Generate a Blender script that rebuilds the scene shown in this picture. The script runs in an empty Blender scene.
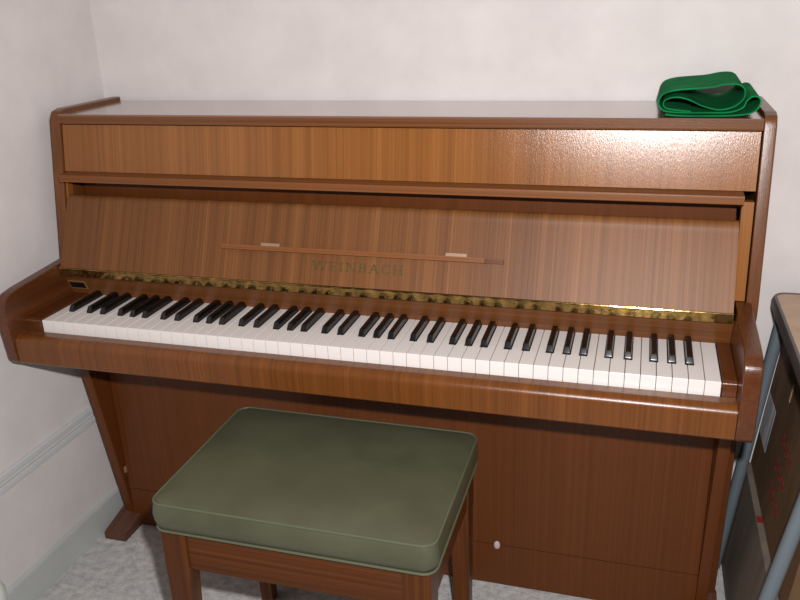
import bpy, bmesh, math, random
from mathutils import Vector, Matrix
random.seed(7)
S = bpy.context.scene
C = S.collection

# ------------------------------------------------------------------ camera, light, exposure
cam_d = bpy.data.cameras.new('camera')
cam = bpy.data.objects.new('camera', cam_d); C.objects.link(cam)
yaw, pit, rol = math.radians(17.177), math.radians(20.962), math.radians(-2.184)
fw = Vector((-math.sin(yaw) * math.cos(pit), math.cos(yaw) * math.cos(pit), -math.sin(pit)))
r0 = Vector((math.cos(yaw), math.sin(yaw), 0)); u0 = r0.cross(fw)
rt = r0 * math.cos(rol) + u0 * math.sin(rol); up = u0 * math.cos(rol) - r0 * math.sin(rol)
CAM = Vector((0.4733, -1.1738, 1.1761))
m = Matrix((rt, up, -fw)).transposed().to_4x4(); m.translation = CAM
cam.matrix_world = m
cam_d.sensor_width = 36; cam_d.lens = 804.32 / 800 * 36
cam_d.clip_start = 0.02; cam_d.clip_end = 50
S.camera = cam

world = bpy.data.worlds.new('World'); S.world = world; world.use_nodes = True
bg = world.node_tree.nodes['Background']
bg.inputs[0].default_value = (1.0, 0.93, 0.86, 1); bg.inputs[1].default_value = 0.22

fl = bpy.data.lights.new('flash', 'AREA'); fl.shape = 'DISK'; fl.size = 0.035; fl.energy = 23.5
fl.color = (1.0, 0.97, 0.97)
fo = bpy.data.objects.new('flash', fl); C.objects.link(fo)
mf = m.copy(); mf.translation = CAM + up * 0.10 + rt * 0.055 + fw * 0.0
fo.matrix_world = mf

S.view_settings.view_transform = 'Standard'; S.view_settings.look = 'None'
S.view_settings.gamma = 1; S.view_settings.use_curve_mapping = False
S.view_settings.exposure = 0.0

# ------------------------------------------------------------------ helpers
def new_bm(): return bmesh.new()

def box(bm, x0, x1, y0, y1, z0, z1, bev=0.0, seg=2):
    b = bmesh.new()
    bmesh.ops.create_cube(b, size=1)
    for v in b.verts:
        v.co = Vector((x0 if v.co.x < 0 else x1, y0 if v.co.y < 0 else y1, z0 if v.co.z < 0 else z1))
    if bev: bmesh.ops.bevel(b, geom=b.edges[:], offset=bev, segments=seg, profile=0.5, affect='EDGES')
    merge(bm, b)

def merge(bm, b):
    vm = {}
    for v in b.verts: vm[v] = bm.verts.new(v.co)
    for f in b.faces:
        try: bm.faces.new([vm[v] for v in f.verts])
        except ValueError: pass
    b.free()

def prism_x(bm, pts, x0, x1, bev=0.0, seg=2):
    """polygon of (y, z) swept along X"""
    b = bmesh.new()
    a = [b.verts.new((x0, y, z)) for y, z in pts]; c = [b.verts.new((x1, y, z)) for y, z in pts]
    n = len(pts)
    b.faces.new(a); b.faces.new(c[::-1])
    for i in range(n): b.faces.new((a[i], c[i], c[(i + 1) % n], a[(i + 1) % n]))
    bmesh.ops.recalc_face_normals(b, faces=b.faces[:])
    if bev:
        caps = [e for e in b.edges if abs(e.verts[0].co.x - e.verts[1].co.x) < 1e-7]
        bmesh.ops.bevel(b, geom=caps, offset=bev, segments=seg, profile=0.5, affect='EDGES')
    merge(bm, b)

def prism_z(bm, pts, z0, z1, bev=0.0, seg=2, which='top'):
    b = bmesh.new()
    a = [b.verts.new((x, y, z0)) for x, y in pts]; c = [b.verts.new((x, y, z1)) for x, y in pts]
    n = len(pts)
    b.faces.new(a[::-1]); b.faces.new(c)
    for i in range(n): b.faces.new((a[i], a[(i + 1) % n], c[(i + 1) % n], c[i]))
    bmesh.ops.recalc_face_normals(b, faces=b.faces[:])
    if bev:
        es = [e for e in b.edges if all(abs(v.co.z - z1) < 1e-7 for v in e.verts)]
        bmesh.ops.bevel(b, geom=es, offset=bev, segments=seg, profile=0.5, affect='EDGES')
    merge(bm, b)

def tube(bm, pts, r, n=10, closed=False, cap=True):
    pts = [Vector(p) for p in pts]; N = len(pts); rings = []
    prev = None
    for i, p in enumerate(pts):
        if closed: d = pts[(i + 1) % N] - pts[i - 1]
        else: d = pts[min(i + 1, N - 1)] - pts[max(i - 1, 0)]
        d.normalize()
        if prev is None:
            ref = Vector((0, 0, 1)) if abs(d.z) < .9 else Vector((1, 0, 0))
            a = d.cross(ref).normalized()
        else: a = (prev - d * prev.dot(d)).normalized()
        prev = a; b_ = d.cross(a)
        rr = r[i] if isinstance(r, (list, tuple)) else r
        rings.append([bm.verts.new(p + (a * math.cos(t) + b_ * math.sin(t)) * rr) for t in [2 * math.pi * k / n for k in range(n)]])
    for i in range(N if closed else N - 1):
        A, B = rings[i], rings[(i + 1) % N]
        for k in range(n): bm.faces.new((A[k], A[(k + 1) % n], B[(k + 1) % n], B[k]))
    if cap and not closed: bm.faces.new(rings[0][::-1]); bm.faces.new(rings[-1])

def obj(name, bm, mat, parent=None, smooth=True, label=None):
    bmesh.ops.recalc_face_normals(bm, faces=bm.faces[:])
    off = parent_origin(parent)
    for v in bm.verts: v.co -= off
    me = bpy.data.meshes.new(name); bm.to_mesh(me); bm.free()
    me.materials.append(mat)
    if smooth:
        for p in me.polygons: p.use_smooth = True
        me.set_sharp_from_angle(angle=math.radians(35))
    o = bpy.data.objects.new(name, me); C.objects.link(o)
    if smooth:
        wn = o.modifiers.new('weighted', 'WEIGHTED_NORMAL'); wn.keep_sharp = True; wn.weight = 100
    if parent: o.parent = parent
    if label: o['label'] = label
    return o

def parent_origin(p):
    v = Vector((0, 0, 0))
    while p is not None: v = v + Vector(p.location); p = p.parent
    return v

def thing(name, label, cat, loc):
    o = bpy.data.objects.new(name, None); C.objects.link(o)
    o.location = loc; o.empty_display_size = 0.05
    o['label'] = label; o['category'] = cat
    return o

def struct(name, bm, mat, smooth=True):
    o = obj(name, bm, mat, None, smooth); o['kind'] = 'structure'; return o

def dup(src, parent, dx=0, dy=0, dz=0):
    o = src.copy(); C.objects.link(o); o.parent = parent
    o.location = (src.location[0] + dx, src.location[1] + dy, src.location[2] + dz); return o

def lerp(a, b, t): return a + (b - a) * t
def rrect(x0, x1, y0, y1, r, n=6):
    pts = []
    for cx, cy, a in ((x1 - r, y1 - r, 0), (x0 + r, y1 - r, 90), (x0 + r, y0 + r, 180), (x1 - r, y0 + r, 270)):
        for k in range(n + 1):
            t = math.radians(a + 90 * k / n); pts.append((cx + r * math.cos(t), cy + r * math.sin(t)))
    return pts

# ------------------------------------------------------------------ materials
def lin(c):
    return tuple(((v / 255) / 12.92 if v / 255 <= 0.04045 else ((v / 255 + 0.055) / 1.055) ** 2.4) for v in c) + (1,)

class NT:
    def __init__(s, name):
        s.m = bpy.data.materials.new(name); s.m.use_nodes = True
        s.t = s.m.node_tree; s.p = s.t.nodes['Principled BSDF']
    def n(s, kind, **kw):
        x = s.t.nodes.new(kind)
        for k, v in kw.items():
            if k in x.inputs.keys(): x.inputs[k].default_value = v
            else: setattr(x, k, v)
        return x
    def l(s, a, b): s.t.links.new(a, b)
    def coords(s, scale):
        tc = s.n('ShaderNodeTexCoord'); mp = s.n('ShaderNodeMapping'); mp.inputs['Scale'].default_value = scale
        s.l(tc.outputs['Object'], mp.inputs['Vector']); return mp.outputs[0]
    def noise(s, vec, scale, detail=2, rough=.5, dist=0):
        x = s.n('ShaderNodeTexNoise'); x.inputs['Scale'].default_value = scale; x.inputs['Detail'].default_value = detail
        x.inputs['Roughness'].default_value = rough; x.inputs['Distortion'].default_value = dist
        s.l(vec, x.inputs['Vector']); return x.outputs[0]
    def ramp(s, fac, stops):
        x = s.n('ShaderNodeValToRGB'); e = x.color_ramp.elements
        while len(e) < len(stops): e.new(0.5)
        for i, (pp, c) in enumerate(stops): e[i].position = pp; e[i].color = c
        s.l(fac, x.inputs[0]); return x.outputs[0]
    def math(s, op, a, b=None):
        x = s.n('ShaderNodeMath', operation=op)
        for i, v in ((0, a), (1, b)):
            if v is None: continue
            if isinstance(v, (int, float)): x.inputs[i].default_value = v
            else: s.l(v, x.inputs[i])
        return x.outputs[0]
    def mix(s, fac, a, b, mode='MIX'):
        x = s.n('ShaderNodeMix', data_type='RGBA', blend_type=mode)
        for i, v in ((0, fac), (6, a), (7, b)):
            if isinstance(v, (int, float, tuple)): x.inputs[i].default_value = v
            else: s.l(v, x.inputs[i])
        return x.outputs[2]
    def bump(s, h, strength, dist=0.001):
        b = s.n('ShaderNodeBump'); b.inputs['Strength'].default_value = strength; b.inputs['Distance'].default_value = dist
        s.l(h, b.inputs['Height']); s.l(b.outputs[0], s.p.inputs['Normal'])

def plain(name, col, rough=.5, metal=0, spec=.5):
    k = NT(name); k.p.inputs['Base Color'].default_value = lin(col); k.p.inputs['Roughness'].default_value = rough
    k.p.inputs['Metallic'].default_value = metal; k.p.inputs['Specular IOR Level'].default_value = spec
    return k.m

def veneer(name, dark, mid, light, grain='Z', rough=.34, flitch=0.0, spec=.5, contrast=1.0, pore=.35, ysc=.3):
    """straight-grained varnished veneer; the grain runs along the axis given"""
    k = NT(name)
    lo, hi = .004, 1.0
    sc = {'Z': (hi, hi * ysc, lo), 'X': (lo, hi, hi), 'Y': (hi, lo, hi)}[grain]
    v = k.coords(sc)
    fine = k.noise(v, 330, 3, .6); band = k.noise(v, 70, 3, .6); broad = k.noise(v, 9, 2, .5)
    f = k.math('ADD', k.math('MULTIPLY', fine, .42), k.math('MULTIPLY', band, .40))
    f = k.math('ADD', f, k.math('MULTIPLY', broad, .20))
    if flitch:
        tc = k.n('ShaderNodeTexCoord'); sx = k.n('ShaderNodeSeparateXYZ'); k.l(tc.outputs['Object'], sx.inputs[0])
        cell = k.math('FLOOR', k.math('DIVIDE', k.math('ADD', sx.outputs[0], .04), .19))
        wn = k.n('ShaderNodeTexWhiteNoise', noise_dimensions='1D'); k.l(cell, wn.inputs['W'])
        f = k.math('ADD', f, k.math('MULTIPLY', k.math('SUBTRACT', wn.outputs[0], .5), flitch))
    d = .16 / contrast
    col = k.ramp(f, [(.51 - d, lin(dark)), (.51, lin(mid)), (.51 + d, lin(light))])
    k.l(col, k.p.inputs['Base Color'])
    sp = {'Z': (1, 1, .09), 'X': (.16, 1, 1), 'Y': (1, .16, 1)}[grain]
    pores = k.noise(k.coords(sp), 800, 3, .7)
    k.bump(pores, pore, .0006)
    k.p.inputs['Roughness'].default_value = rough
    k.p.inputs['Specular IOR Level'].default_value = spec
    return k.m

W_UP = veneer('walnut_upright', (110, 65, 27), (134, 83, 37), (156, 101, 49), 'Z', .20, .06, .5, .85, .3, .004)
W_LID = veneer('walnut_lid', (88, 53, 26), (112, 70, 36), (138, 90, 50), 'Z', .44, .08, .28, 1.0, .35, .004)
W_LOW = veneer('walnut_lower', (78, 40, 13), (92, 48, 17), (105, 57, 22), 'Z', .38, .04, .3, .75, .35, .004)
W_RAIL = veneer('walnut_rail', (82, 46, 21), (104, 62, 30), (126, 78, 42), 'X', .32, 0, .4)
W_SLIP = veneer('walnut_slip', (82, 44, 14), (104, 58, 20), (122, 72, 29), 'Z', .26, 0, .45, .8, .3, .004)
W_CASE = veneer('walnut_case', (80, 44, 19), (102, 59, 27), (122, 75, 38), 'Z', .28, 0, .45, .8)
W_TOP_SHEEN = veneer('walnut_top_sheen', (104, 72, 60), (128, 92, 78), (146, 110, 96), 'X', .20)  # same veneer, base colour paled to paint in the wall's grazing reflection
tp = W_TOP_SHEEN.node_tree.nodes['Principled BSDF']; tp.inputs['Coat Weight'].default_value = 1; tp.inputs['Coat Roughness'].default_value = .12
W_CHEEK = veneer('walnut_cheek', (66, 32, 14), (84, 44, 20), (104, 58, 29), 'Y', .20, 0, .5, .6)
W_TOE = veneer('walnut_toe', (76, 46, 36), (92, 60, 48), (106, 72, 58), 'Y', .5, 0, .3)
W_LEDGE = veneer('walnut_ledge', (98, 57, 26), (120, 72, 35), (138, 87, 46), 'X', .44, 0, .3)
W_BENCH = veneer('beech_stained', (58, 26, 5), (82, 41, 9), (106, 57, 16), 'X', .34, 0, .25)
W_BENCHL = veneer('beech_stained_leg', (58, 26, 5), (80, 40, 9), (102, 55, 16), 'Z', .34, 0, .25)
IVORY = plain('ivory_white', (228, 222, 218), .22)
EBONY = plain('ebony_black', (14, 12, 12), .22)
BLACKPLATE = plain('badge_black', (22, 22, 24), .3)
GOLD = plain('gold_leaf', (88, 68, 24), .5, .2)
BADGE = plain('badge_brass', (168, 136, 84), .35, .5)
PALE = plain('nickel_pale', (160, 136, 112), .4, .4)
PLASTIC = plain('clear_plastic', (190, 170, 168), .2)
TUBE = plain('grey_powder_coat', (98, 108, 114), .38)
RIM = plain('grey_edge_band', (92, 84, 82), .4)
WHITEP = plain('white_plastic', (225, 232, 222), .35)

k = NT('brass'); v = k.coords((1, 1, 1))
n1 = k.noise(v, 60, 3, .6)
k.l(k.ramp(n1, [(.3, lin((112, 90, 52))), (.6, lin((162, 132, 78))), (.8, lin((190, 162, 106)))]), k.p.inputs['Base Color'])
k.p.inputs['Metallic'].default_value = 1; k.p.inputs['Roughness'].default_value = .12
n2 = k.noise(v, 70, 2, .5); k.bump(n2, .16, .002)
BRASS = k.m

def wallmat(name, col):
    k = NT(name); v = k.coords((1, 1, 1))
    n = k.noise(v, 9, 3, .6)
    k.l(k.ramp(n, [(.3, lin(tuple(c - 7 for c in col))), (.7, lin(tuple(min(255, c + 4) for c in col)))]), k.p.inputs['Base Color'])
    k.bump(k.noise(v, 160, 3, .6), .25, .001)
    k.p.inputs['Roughness'].default_value = .75; k.p.inputs['Specular IOR Level'].default_value = .25
    return k.m
WALL = wallmat('wallpaper_offwhite', (217, 211, 209))
SKIRT = wallmat('gloss_white_skirting', (186, 190, 188))
TRUNK = plain('trunking_white', (202, 205, 205), .5)

k = NT('carpet_grey'); v = k.coords((1, 1, 1))
a = k.noise(v, 55, 4, .65); b = k.noise(v, 420, 2, .6)
f = k.math('ADD', k.math('MULTIPLY', a, .6), k.math('MULTIPLY', b, .4))
k.l(k.ramp(f, [(.38, lin((170, 170, 168))), (.52, lin((200, 199, 197))), (.64, lin((218, 217, 214)))]), k.p.inputs['Base Color'])
k.bump(f, .8, .006); k.p.inputs['Roughness'].default_value = .95; k.p.inputs['Specular IOR Level'].default_value = .1
CARPET = k.m

k = NT('green_leatherette'); v = k.coords((1, 1, 1))
a = k.noise(v, 7, 3, .6); b = k.noise(v, 500, 2, .6)
k.l(k.ramp(a, [(.32, lin((72, 73, 54))), (.68, lin((84, 85, 65)))]), k.p.inputs['Base Color'])
k.bump(b, .25, .0008); k.p.inputs['Roughness'].default_value = .42
VINYL = k.m
k = NT('green_piping'); k.p.inputs['Base Color'].default_value = lin((88, 92, 72)); k.p.inputs['Roughness'].default_value = .35
PIPING = k.m

k = NT('green_felt'); v = k.coords((1, 1, 1))
b = k.noise(v, 600, 3, .7); a = k.noise(v, 30, 2, .5)
k.l(k.ramp(a, [(.3, lin((8, 102, 54))), (.7, lin((20, 126, 70)))]), k.p.inputs['Base Color'])
k.bump(b, .6, .002); k.p.inputs['Roughness'].default_value = .95; k.p.inputs['Specular IOR Level'].default_value = .08
FELT = k.m

def card(name, c0, c1, rough=.7):
    k = NT(name); v = k.coords((1, 1, .2)); n = k.noise(v, 30, 3, .6)
    k.l(k.ramp(n, [(.3, lin(c0)), (.7, lin(c1))]), k.p.inputs['Base Color'])
    k.p.inputs['Roughness'].default_value = rough; k.p.inputs['Specular IOR Level'].default_value = .2
    return k.m
CARD = card('cardboard_brown', (92, 70, 50), (112, 86, 62))
CARDG = card('cardboard_greyed', (104, 94, 84), (122, 110, 98))
TABLETOP = card('tan_laminate', (186, 158, 134), (202, 174, 150), .5)
LABEL = card('paper_label', (150, 150, 156), (206, 206, 210))
RED = plain('red_print', (126, 34, 34), .6)

# ------------------------------------------------------------------ the room
WX, WY = -0.70, 0.422
b = new_bm(); box(b, WX - .1, 2.2, -2.6, WY + .1, -.05, 0); struct('floor', b, CARPET)
b = new_bm(); box(b, WX - .1, 2.2, WY, WY + .1, 0, 2.4); struct('wall_back', b, WALL)
b = new_bm(); box(b, WX - .1, WX, -2.6, WY, 0, 2.4); struct('wall_left', b, WALL)
def skirting(along, fixed, a0, a1, sign):
    bm = new_bm(); prof = [(0, 0), (.011, 0), (.011, .066), (.007, .073), (0, .075)]
    A, B = [], []
    for d, z in prof:
        if along == 'Y': A.append(bm.verts.new((fixed + sign * d, a0, z))); B.append(bm.verts.new((fixed + sign * d, a1, z)))
        else: A.append(bm.verts.new((a0, fixed + sign * d, z))); B.append(bm.verts.new((a1, fixed + sign * d, z)))
    n = len(prof); bm.faces.new(A); bm.faces.new(B[::-1])
    for i in range(n): bm.faces.new((A[i], B[i], B[(i + 1) % n], A[(i + 1) % n]))
    return bm
struct('baseboard_left', skirting('Y', WX, -2.6, WY, 1), SKIRT)
struct('baseboard_back', skirting('X', WY, WX + .011, 2.2, -1), SKIRT)
for i, (z0, z1) in enumerate(((.300, .315), (.276, .291))):
    b = new_bm(); box(b, WX, WX + .010, -2.6, WY, z0, z1, .004)
    struct('trim_%d' % (i + 1), b, TRUNK)

# ------------------------------------------------------------------ the piano
P = thing('upright_piano', 'brown walnut upright piano with its key lid open and long keyboard showing', 'piano', (0, .2, 0))
KT = .61                                                            # key tops

for s in (-1, 1):
    X = lambda a, b_: (s * a, s * b_) if s > 0 else (s * b_, s * a)
    # case side, set back below the keyboard
    b = new_bm(); x0, x1 = (-.674, -.650) if s < 0 else (.6525, .672)
    prism_x(b, [(.41, .532), (.41, .980), (.222, .980), (.207, .976), (.198, .962), (.150, .68), (.150, .66), (.165, .60), (.165, .532)], x0, x1, .003)
    obj('side_panel', b, W_CASE, P)
    b = new_bm(); prism_x(b, [(.41, .02), (.41, .5315), (.178, .5315), (.222, .02)], x0, x1, .003)
    obj('lower_side', b, W_LOW, P)
    b = new_bm(); x0, x1 = (-.658, -.636) if s < 0 else (.634, .6555)
    prism_x(b, [(.194, .004), (.113, .53), (.22, .53), (.22, .004)], x0, x1, .002)
    obj('side_strip', b, W_LOW, P)
    # arm beside the keys
    b = new_bm(); x0, x1 = X(.650 if s < 0 else .635, .673 if s < 0 else .661)
    prism_x(b, [(.149, .527), (-.024, .527), (-.034, .531), (-.041, .541), (-.046, .60), (-.046, .640), (-.043, .654), (-.036, .664), (-.024, .670), (.0, .674), (.149, .685)], x0, x1, .003)
    obj('arm', b, W_CHEEK, P)
    # key block
    b = new_bm(); x0, x1 = X(.6135, .6497 if s < 0 else .6347)
    prism_x(b, [(-.003, .578), (-.003, .606), (.0, .611), (.005, .613), (.146, .613), (.146, .578)], x0, x1, .001)
    obj('key_block', b, W_CHEEK, P)
    # toe
    b = new_bm(); x0, x1 = X(.618, .676)
    prism_x(b, [(.122, 0), (.122, .016), (.128, .020), (.23, .042), (.23, 0)], x0, x1, .003)
    obj('toe_block', b, W_TOE, P)

b = new_bm(); box(b, -.640, .640, -.004, .30, .532, .577); obj('keybed', b, W_LOW, P)
b = new_bm(); prism_x(b, [(-.005, .532), (-.034, .532), (-.037, .535), (-.0385, .572), (-.036, .580), (-.030, .586), (-.022, .588), (-.005, .588)], -.6497, .6347)
obj('key_slip', b, W_SLIP, P)
b = new_bm(); prism_x(b, [(.147, .608), (.1255, .6585), (.140, .6585), (.163, .608)], -.6497, .6347)
fall = obj('fallboard', b, W_RAIL, P)
# badge on the fallboard
d = Vector((0, -.0215, .0505)).normalized(); nrm = Vector((0, -.0505, -.0215)).normalized()
def on_fall(x, t, h): return Vector((x, .147, .608)) + d * t + nrm * h
def slab(bm, x0, x1, t0, t1, h0, h1, fn):
    vs = [bm.verts.new(fn(x, t, h)) for h in (h0, h1) for x, t in ((x0, t0), (x1, t0), (x1, t1), (x0, t1))]
    for f in ((0, 1, 2, 3), (7, 6, 5, 4), (0, 4, 5, 1), (1, 5, 6, 2), (2, 6, 7, 3), (3, 7, 4, 0)): bm.faces.new([vs[i] for i in f])
b = new_bm(); slab(b, -.648, -.607, .018, .039, -.0005, .0015, on_fall); bd = obj('badge', b, BADGE, fall, False, 'small gold rimmed black maker plate')
b = new_bm(); slab(b, -.6455, -.6095, .0210, .0360, .001, .0020, on_fall)
obj('badge_face', b, BLACKPLATE, fall, False)
# brass strip hinge
b = new_bm(); prism_x(b, [(.124, .6590), (.1170, .6590), (.1145, .6745), (.124, .6750)], -.646, .632)
hg = obj('strip_hinge', b, BRASS, P, True, 'long brass hinge along the foot of the open key lid')
b = new_bm()
tube(b, [(-.646, .1145, .6756), (.632, .1145, .6756)], .0020, 8)
obj('hinge_knuckle', b, BRASS, hg)
scr = None
for i in range(16):
    x = -.60 + i * 1.20 / 15
    if scr is None:
        b = new_bm(); bmesh.ops.create_uvsphere(b, u_segments=10, v_segments=6, radius=.0024, matrix=Matrix.Translation((x, .1158, .6668)) @ Matrix.Diagonal((1, .3, 1, 1)))
        scr = obj('hinge_screw', b, BRASS, hg); sx0 = x
    else: dup(scr, hg, x - sx0)

# open key lid: leans back and curls forward into a lip
front = [(.1130, .678), (.1660, .793)]
arc = [(.1688, .8008), (.1716, .8068), (.1755, .8110), (.1800, .8125), (.1840, .8122)]   # rounded top edge; a dark slot is left under the rail
prof = front + arc + [(.1880, .8080), (.1840, .7930), (.1310, .6775)]
b = new_bm(); prism_x(b, prof, -.644, .631)
lid = obj('key_lid', b, W_LID, P)
b = new_bm(); prism_x(b, [(.2000, .8440), (.1560, .8440), (.1535, .8455), (.1530, .8560), (.1545, .8585), (.1570, .8595), (.2000, .8595)], -.641, .632)
obj('panel_rail', b, W_LEDGE, P)
for x0, x1 in ((-.6485, -.6447), (.6325, .6505)):
    b = new_bm(); prism_x(b, [(.1560, .684), (.1825, .8430), (.1985, .8430), (.1720, .684)], x0, x1); obj('panel_stile', b, W_UP, P)
ld = Vector((0, .0530, .115)).normalized(); ln = Vector((0, -.115, .0530)).normalized()
def on_lid(x, t, h): return Vector((x, .1130, .678)) + ld * t + ln * h
# folding ledge for music
def ledge_z(x): return .0600
b = new_bm(); slab(b, -.280, .226, .0570, .0655, .0, .011, on_lid); lg = obj('music_ledge', b, W_LEDGE, lid)
vs = None
b = new_bm(); slab(b, .2262, .258, .0572, .0645, .0, .006, on_lid); obj('ledge_end', b, W_LOW, lg, False, 'dark end of the music ledge')
for x in (-.184, .173):
    b = new_bm(); slab(b, x - .019, x + .019,   .0662, .0720, -.0002, .0012, on_lid)
    for xx in (-.012, -.004, .004, .012): slab(b, x + xx - .003, x + xx + .003, .0655, .068, .001, .0028, on_lid)
    obj('ledge_hinge', b, PALE, lid, False, 'small pale metal hinge above the music ledge')
# gold letters
def stroke(bm, x0, t0, x1, t1, w):
    dx, dt = x1 - x0, t1 - t0; L = math.hypot(dx, dt) or 1; px, pt = -dt / L * w / 2, dx / L * w / 2
    q = [(x0 + px, t0 + pt), (x1 + px, t1 + pt), (x1 - px, t1 - pt), (x0 - px, t0 - pt)]
    vs = [bm.verts.new(on_lid(x, t, h)) for h in (.00015, .0005) for x, t in q]
    for f in ((0, 1, 2, 3), (7, 6, 5, 4), (0, 4, 5, 1), (1, 5, 6, 2), (2, 6, 7, 3), (3, 7, 4, 0)): bm.faces.new([vs[i] for i in f])
LET = {
 'W': (1.35, [(.0, 1, .32, 0, 1), (.32, 0, .67, .95, .6), (.67, .95, 1.0, 0, 1), (1.0, 0, 1.35, 1, .6), (-.1, 1, .2, 1, .5), (.55, 1, .8, 1, .5), (1.2, 1, 1.45, 1, .5)]),
 'E': (.75, [(.15, 0, .15, 1, 1), (0, 0, .75, 0, .5), (0, 1, .72, 1, .5), (.15, .5, .55, .5, .5), (.75, 0, .75, .25, .5), (.72, .75, .72, 1, .5), (.55, .38, .55, .62, .4)]),
 'I': (.4, [(.2, 0, .2, 1, 1), (0, 0, .4, 0, .5), (0, 1, .4, 1, .5)]),
 'N': (.95, [(.12, 0, .12, 1, .6), (.12, 1, .83, 0, 1), (.83, 0, .83, 1, .6), (0, 0, .27, 0, .5), (-.05, 1, .2, 1, .5), (.7, 1, .97, 1, .5)]),
 'B': (.75, [(.15, 0, .15, 1, 1), (0, 0, .5, 0, .5), (0, 1, .5, 1, .5), (.15, .52, .5, .52, .5), (.5, 0, .7, .12, .7), (.7, .12, .7, .4, .9), (.7, .4, .5, .52, .7), (.5, .52, .66, .65, .7), (.66, .65, .66, .88, .9), (.66, .88, .5, 1, .7)]),
 'A': (.95, [(.12, 0, .47, 1, .6), (.47, 1, .83, 0, 1), (.25, .35, .7, .35, .5), (0, 0, .27, 0, .5), (.68, 0, .97, 0, .5)]),
 'C': (.8, [(.75, .2, .6, .03, .6), (.6, .03, .3, .0, .6), (.3, 0, .08, .22, .8), (.08, .22, .08, .78, 1), (.08, .78, .3, 1, .8), (.3, 1, .6, .97, .6), (.6, .97, .75, .8, .6), (.75, .7, .75, 1, .4)]),
 'H': (.95, [(.14, 0, .14, 1, 1), (.8, 0, .8, 1, 1), (.14, .5, .8, .5, .5), (0, 0, .3, 0, .5), (0, 1, .3, 1, .5), (.65, 0, .95, 0, .5), (.65, 1, .95, 1, .5)]),
}
word = 'WEINBACH'; tot = sum(LET[c][0] for c in word) + .28 * (len(word) - 1)
X0, X1, H, T0 = -.095, .078, .0150, .0285
u = (X1 - X0) / tot; b = new_bm(); x = X0
for ch in word:
    wdt, st = LET[ch]
    for (a0, t0, a1, t1, th) in st: stroke(b, x + a0 * u, T0 + t0 * H, x + a1 * u, T0 + t1 * H, .0036 * th)
    x += (wdt + .28) * u
obj('lettering', b, GOLD, lid, False, 'gold capital letters WEINBACH on the key lid')

# upper front panel and top lid
b = new_bm(); prism_x(b, [(.1858, .8600), (.2012, .951), (.217, .951), (.2016, .8600)], -.6480, .6505)
obj('upper_panel', b, W_UP, P)
b = new_bm(); prism_x(b, [(.198, .953), (.194, .956), (.194, .969), (.197, .972), (.408, .972), (.408, .953)], -.6490, .6515)
obj('top_lid', b, W_TOP_SHEEN, P)
b = new_bm(); prism_x(b, [(.1936, .954), (.1925, .957), (.1925, .9695), (.1940, .9695), (.1940, .954)], -.6490, .6515)
obj('top_lid_edge', b, W_RAIL, P)
b = new_bm(); box(b, -.6497, .6522, .388, .408, .03, .951); obj('back_board', b, W_LOW, P)
b = new_bm(); box(b, -.640, .630, .225, .245, .79, .855); obj('added_slot_board', b, W_LOW, P)  # added board; catches flash so the slot below the rail is less black
# lower panel and kickboard
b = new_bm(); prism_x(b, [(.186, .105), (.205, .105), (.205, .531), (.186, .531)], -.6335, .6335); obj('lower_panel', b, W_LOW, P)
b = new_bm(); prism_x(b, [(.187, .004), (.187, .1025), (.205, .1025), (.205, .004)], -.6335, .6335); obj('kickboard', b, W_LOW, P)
b = new_bm(); bmesh.ops.create_uvsphere(b, u_segments=16, v_segments=10, radius=.0085, matrix=Matrix.Translation((.2425, .1845, .104)) @ Matrix.Diagonal((.8, .6, 1.15, 1)))
obj('panel_catch', b, PLASTIC, P, True, 'small pale knob on the lower panel seam')
b = new_bm(); box(b, -.634, -.630, .178, .186, .150, .166, .0015); obj('spring_clip', b, PALE, P, True, 'small metal clip at the left edge of the lower panel')

# the keys: 52 white, 36 black
WN = 52; WW = 1.225 / WN; GAP = .0009; BW = .0115
notes = 'ABCDEFG'
blacks = []                                                         # (boundary index, centre x)
offs = {'A': .0032, 'C': -.0034, 'D': .0034, 'F': -.0040, 'G': 0}
for i in range(WN - 1):
    nme = notes[i % 7]
    if nme in offs: blacks.append((i, -.6125 + (i + 1) * WW + offs[nme]))
bpos = dict(blacks); YB = .0525; YE = .1468
for i in range(WN):
    x0 = -.6125 + i * WW + GAP / 2; x1 = x0 + WW - GAP
    l = bpos.get(i - 1); r = bpos.get(i)
    pts = [(x0, 0), (x1, 0)]
    if r is not None: pts += [(x1, YB - .0012), (r - BW / 2 - .0010, YB - .0012), (r - BW / 2 - .0010, YE)]
    else: pts += [(x1, YE)]
    if l is not None: pts += [(l + BW / 2 + .0010, YE), (l + BW / 2 + .0010, YB - .0012), (x0, YB - .0012)]
    else: pts += [(x0, YE)]
    b = new_bm(); prism_z(b, pts, KT - .026, KT, .0007, 2)
    obj('white_key', b, IVORY, P)
bk0 = None
for i, cx in blacks:
    if bk0 is None:
        b = new_bm(); hb, ht = BW / 2, .0046
        v0 = [(-hb, YB, KT - .012), (hb, YB, KT - .012), (hb, YE, KT - .012), (-hb, YE, KT - .012)]
        v1 = [(-hb * .97, YB + .0008, KT + .002), (hb * .97, YB + .0008, KT + .002), (hb * .97, YE, KT + .002), (-hb * .97, YE, KT + .002)]
        v2 = [(-ht, YB + .0065, KT + .0110), (ht, YB + .0065, KT + .0110), (ht, YE, KT + .0118), (-ht, YE, KT + .0118)]
        V = [[b.verts.new((x + cx, y, z)) for x, y, z in q] for q in (v0, v1, v2)]
        b.faces.new(V[0][::-1]); b.faces.new(V[2])
        for A, B in ((V[0], V[1]), (V[1], V[2])):
            for j in range(4): b.faces.new((A[j], A[(j + 1) % 4], B[(j + 1) % 4], B[j]))
        es = [e for e in b.edges if all(v.co.z > KT + .001 for v in e.verts)]
        bmesh.ops.bevel(b, geom=es, offset=.0010, segments=2, profile=.5, affect='EDGES')
        bk0 = obj('black_key', b, EBONY, P); bx = cx
    else: dup(bk0, P, cx - bx)

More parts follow.
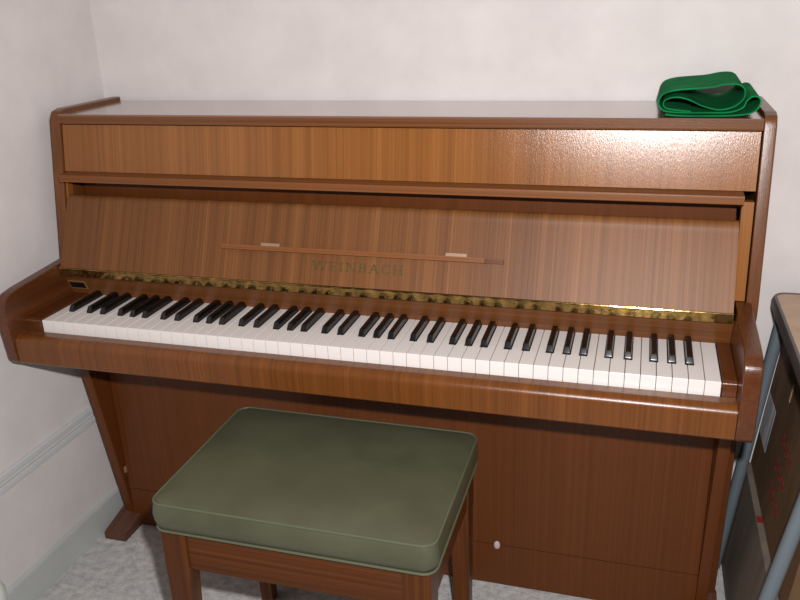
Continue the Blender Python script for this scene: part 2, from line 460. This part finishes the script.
# ------------------------------------------------------------------ folded green felt strip on the piano
b = new_bm()
path_px = [(300, 300), (220, 294), (152, 282), (136, 252), (160, 228), (220, 219), (290, 236), (360, 268), (450, 291), (525, 280), (572, 250), (594, 210), (588, 168), (550, 143), (480, 143), (400, 158), (300, 166), (200, 175), (132, 197), (108, 237), (116, 272), (150, 298), (240, 308), (400, 309), (520, 306), (590, 282), (612, 240), (640, 216), (672, 218), (688, 242), (676, 282), (630, 312), (540, 323), (400, 326), (240, 325), (150, 318)]
px2x = lambda q: .492 + (640 + q / 5.714 - 658) * .001495
sx = px2x
sz = lambda q: .9725 + .0024 + (325 - q) / 5.714 * .00152
pts = [Vector((sx(a), sz(c))) for a, c in path_px]
def catmull(P, n=6):
    out = []
    for i in range(len(P) - 1):
        p0, p1, p2, p3 = P[max(i - 1, 0)], P[i], P[i + 1], P[min(i + 2, len(P) - 1)]
        for k_ in range(n):
            t = k_ / n
            out.append(.5 * ((2 * p1) + (p2 - p0) * t + (2 * p0 - 5 * p1 + 4 * p2 - p3) * t * t + (3 * p1 - p0 - 3 * p2 + p3) * t ** 3))
    out.append(P[-1]); return out
cv = catmull(pts); th = .0011; Y0, Y1 = .206, .392
nseg = 5; rows = []
for i, p in enumerate(cv):
    t = cv[min(i + 1, len(cv) - 1)] - cv[max(i - 1, 0)]; t.normalize(); nn = Vector((-t.y, t.x)) * th
    sk = .004 * math.sin(i * .05)
    col = []
    for s_ in (1, -1):
        q = p + nn * s_
        for j in range(nseg + 1):
            col.append(b.verts.new((q.x + .004 * j / nseg, lerp(Y0, Y1, j / nseg) + sk, max(q.y, .9726))))
    rows.append(col)
N = nseg + 1
for i in range(len(rows) - 1):
    A, B = rows[i], rows[i + 1]
    for j in range(nseg):
        b.faces.new((A[j], A[j + 1], B[j + 1], B[j])); b.faces.new((A[N + j], B[N + j], B[N + j + 1], A[N + j + 1]))
    b.faces.new((A[0], B[0], B[N], A[N])); b.faces.new((A[nseg], A[N + nseg], B[N + nseg], B[nseg]))
for R_ in (rows[0], rows[-1]):
    for j in range(nseg): b.faces.new((R_[j], R_[j + 1], R_[N + j + 1], R_[N + j]))
o = obj('felt_strip', b, FELT)
o['label'] = 'green felt strip folded in loops on the piano top'; o['category'] = 'felt cloth'

# ------------------------------------------------------------------ piano bench
B_ = thing('piano_bench', 'wooden piano bench with a thick olive green leatherette cushion', 'bench', (0, -.108, 0))
bx0, bx1, by0, by1 = -.233, .229, -.268, .052
zb, zt = .386, .440
def ring(x0, x1, y0, y1, r, z, n=8): return [Vector((x, y, z)) for x, y in rrect(x0, x1, y0, y1, r, n)]
b = new_bm()
layers = [(-.006, zb, .022), (0, zb + .006, .022), (.004, zb + .018, .024), (.005, zb + .030, .024), (.003, zt - .008, .024), (-.001, zt, .022), (-.016, zt + .0035, .022), (-.05, zt + .006, .02), (-.10, zt + .0075, .015)]
R_ = [[b.verts.new(p) for p in ring(bx0 - e, bx1 + e, by0 - e, by1 + e, r, z)] for e, z, r in layers]
b.faces.new(R_[0][::-1]); b.faces.new(R_[-1])
for A, Bq in zip(R_[:-1], R_[1:]):
    n = len(A)
    for j in range(n): b.faces.new((A[j], A[(j + 1) % n], Bq[(j + 1) % n], Bq[j]))
cu = obj('cushion', b, VINYL, B_)
for z, e in ((zt - .001, .001), (zb + .004, .001)):
    b = new_bm(); tube(b, ring(bx0 - e, bx1 + e, by0 - e, by1 + e, .022, z), .0021, 8, True); obj('piping', b, PIPING, cu)
lx0, lx1, ly0, ly1 = bx0 + .006, bx1 - .006, by0 + .006, by1 - .006
at_, ab = .3845, .312
for nme, args in (('apron', (lx0 + .04, lx1 - .04, ly0 + .004, ly0 + .024)), ('apron', (lx0 + .04, lx1 - .04, ly1 - .024, ly1 - .004)),
                  ('apron', (lx0 + .004, lx0 + .024, ly0 + .04, ly1 - .04)), ('apron', (lx1 - .024, lx1 - .004, ly0 + .04, ly1 - .04))):
    b = new_bm(); box(b, *args, ab, at_, .002); obj(nme, b, W_BENCH, B_)
for sx_ in (-1, 1):
    for sy_ in (-1, 1):
        ox = lx0 if sx_ < 0 else lx1; oy = ly0 if sy_ < 0 else ly1
        b = new_bm(); L = []
        for z, w, spl in ((at_, .046, 0), (.31, .044, -.001), (.28, .037, -.002), (0, .026, -.004)):
            xs = sorted((ox - sx_ * spl * -1, ox - sx_ * (w + spl * -1))); ys = sorted((oy, oy - sy_ * w))
            L.append([b.verts.new(p) for p in ((xs[0], ys[0], z), (xs[1], ys[0], z), (xs[1], ys[1], z), (xs[0], ys[1], z))])
        b.faces.new(L[0]); b.faces.new(L[-1][::-1])
        for A, Bq in zip(L[:-1], L[1:]):
            for j in range(4): b.faces.new((A[j], A[(j + 1) % 4], Bq[(j + 1) % 4], Bq[j]))
        ed = [e for e in b.edges if abs(e.verts[0].co.z - e.verts[1].co.z) > .01]
        bmesh.ops.bevel(b, geom=ed, offset=.003, segments=2, profile=.5, affect='EDGES')
        obj('leg', b, W_BENCHL, B_)

# ------------------------------------------------------------------ folding table at the right
T = thing('folding_table', 'tan topped folding table with grey edge and grey tube legs', 'table', (1.0, .05, 0))
tx0, tx1, ty0, ty1, tz = .7255, 1.32, -.34, .392, .62
b = new_bm(); prism_z(b, rrect(tx0 + .007, tx1 - .007, ty0 + .007, ty1 - .007, .022, 8), tz - .020, tz, .001); obj('table_top', b, TABLETOP, T)
b = new_bm()
pr_ = [(.0, -.021), (.0, -.004), (.003, .0012), (.0075, .0018), (.0075, -.021)]
RR = [[b.verts.new((x, y, tz + dz)) for x, y in rrect(tx0 + e, tx1 - e, ty0 + e, ty1 - e, .029 - e, 8)] for e, dz in pr_]
for i in range(len(RR)):
    A, Bq = RR[i], RR[(i + 1) % len(RR)]; n = len(A)
    for j in range(n): b.faces.new((A[j], A[(j + 1) % n], Bq[(j + 1) % n], Bq[j]))
obj('edge_band', b, RIM, T)
def leg(y, xa, za, xb, zb_):
    b = new_bm(); tube(b, [(xa, y, za), (xb, y, zb_)], .0112, 12); return b
for (y, xa, xb) in ((.355, .7475, .684), (-.10, .747, .650)):
    obj('leg', leg(y, xa, tz - .022, xb, .003), TUBE, T)
    obj('leg', leg(y, 1.30, tz - .022, 1.36, .003), TUBE, T)
for y in (.355, -.10):
    b = new_bm(); tube(b, [(.742, y, .590), (1.305, y, .590)], .008, 10); obj('crossbar', b, TUBE, T)

# ------------------------------------------------------------------ cardboard boxes under the table
def leanbox(bm, a, s, w, y0, y1, z0, z1, bev=.002):
    q = bmesh.new(); box(q, 0, w, y0, y1, z0, z1, bev)
    for v in q.verts: v.co.x += a + s * v.co.z
    merge(bm, q)
G = thing('cardboard_box', 'flat grey-brown cardboard box on the floor beneath the taller brown box', 'box', (.95, .18, 0))
b = new_bm(); leanbox(b, .698, .11, .50, -.05, .408, 0, .236); obj('carton', b, CARDG, G)
b = new_bm(); leanbox(b, .699, .11, .012, .195, .215, .2362, .2368, 0); obj('red_tag', b, RED, G, False, 'small red tag')
D = thing('cardboard_box', 'tall dark brown cardboard box with white label stacked under the folding table', 'box', (.97, .18, .237))
a_, s_ = .711, .10
b = new_bm(); leanbox(b, a_, s_, .42, -.055, .408, .237, .520); obj('carton', b, CARD, D)
def on_face(y, z, h): return Vector((a_ + s_ * z - h, y, z))
def patch(bm, q, h=.0006):
    vs = [bm.verts.new(on_face(y, z, hh)) for hh in (.0001, h) for y, z in q]
    n = len(q); bm.faces.new(vs[:n]); bm.faces.new(vs[n:][::-1])
    for i in range(n): bm.faces.new((vs[i], vs[(i + 1) % n], vs[n + (i + 1) % n], vs[n + i]))
b = new_bm(); patch(b, [(.404, .315), (.404, .405), (.315, .405), (.315, .315)]); obj('shipping_label', b, LABEL, D, False, 'white paper label')
for k_ in range(9):
    y = .22 - (k_ % 3) * .035; z = .29 + (k_ // 3) * .05
    b = new_bm(); patch(b, [(y, z), (y, z + .028), (y - .006, z + .028), (y - .006, z + .016), (y - .022, z + .016), (y - .022, z + .01), (y - .006, z + .01), (y - .006, z)])
    obj('red_printing', b, RED, D, False, 'faded red mark')
b = new_bm(); patch(b, [(.25, .465), (.25, .50), (.242, .50), (.242, .465)]); obj('tape_scrap', b, TABLETOP, D, False)

# ------------------------------------------------------------------ white bin cut by the left edge of the frame
Wb = thing('waste_bin', 'white plastic bin with domed lid standing by the left wall', 'bin', (-.642, -.275, 0))
def lathe(bm, cx, cy, prof, n=32):
    RR = [[bm.verts.new((cx + r * math.cos(2 * math.pi * j / n), cy + r * math.sin(2 * math.pi * j / n), z)) for j in range(n)] for r, z in prof]
    bm.faces.new(RR[0][::-1]); bm.faces.new(RR[-1])
    for A, Bq in zip(RR[:-1], RR[1:]):
        for j in range(n): bm.faces.new((A[j], A[(j + 1) % n], Bq[(j + 1) % n], Bq[j]))
BH = 1.05
b = new_bm(); lathe(b, -.642, -.275, [(r, z * BH) for r, z in ((.044, 0), (.047, .003), (.052, .149))]); obj('bin_body', b, WHITEP, Wb)
b = new_bm(); lathe(b, -.642, -.275, [(r, z * BH) for r, z in ((.054, .1495), (.0545, .160), (.050, .175), (.038, .188), (.015, .196), (.004, .197))]); obj('bin_lid', b, WHITEP, Wb)
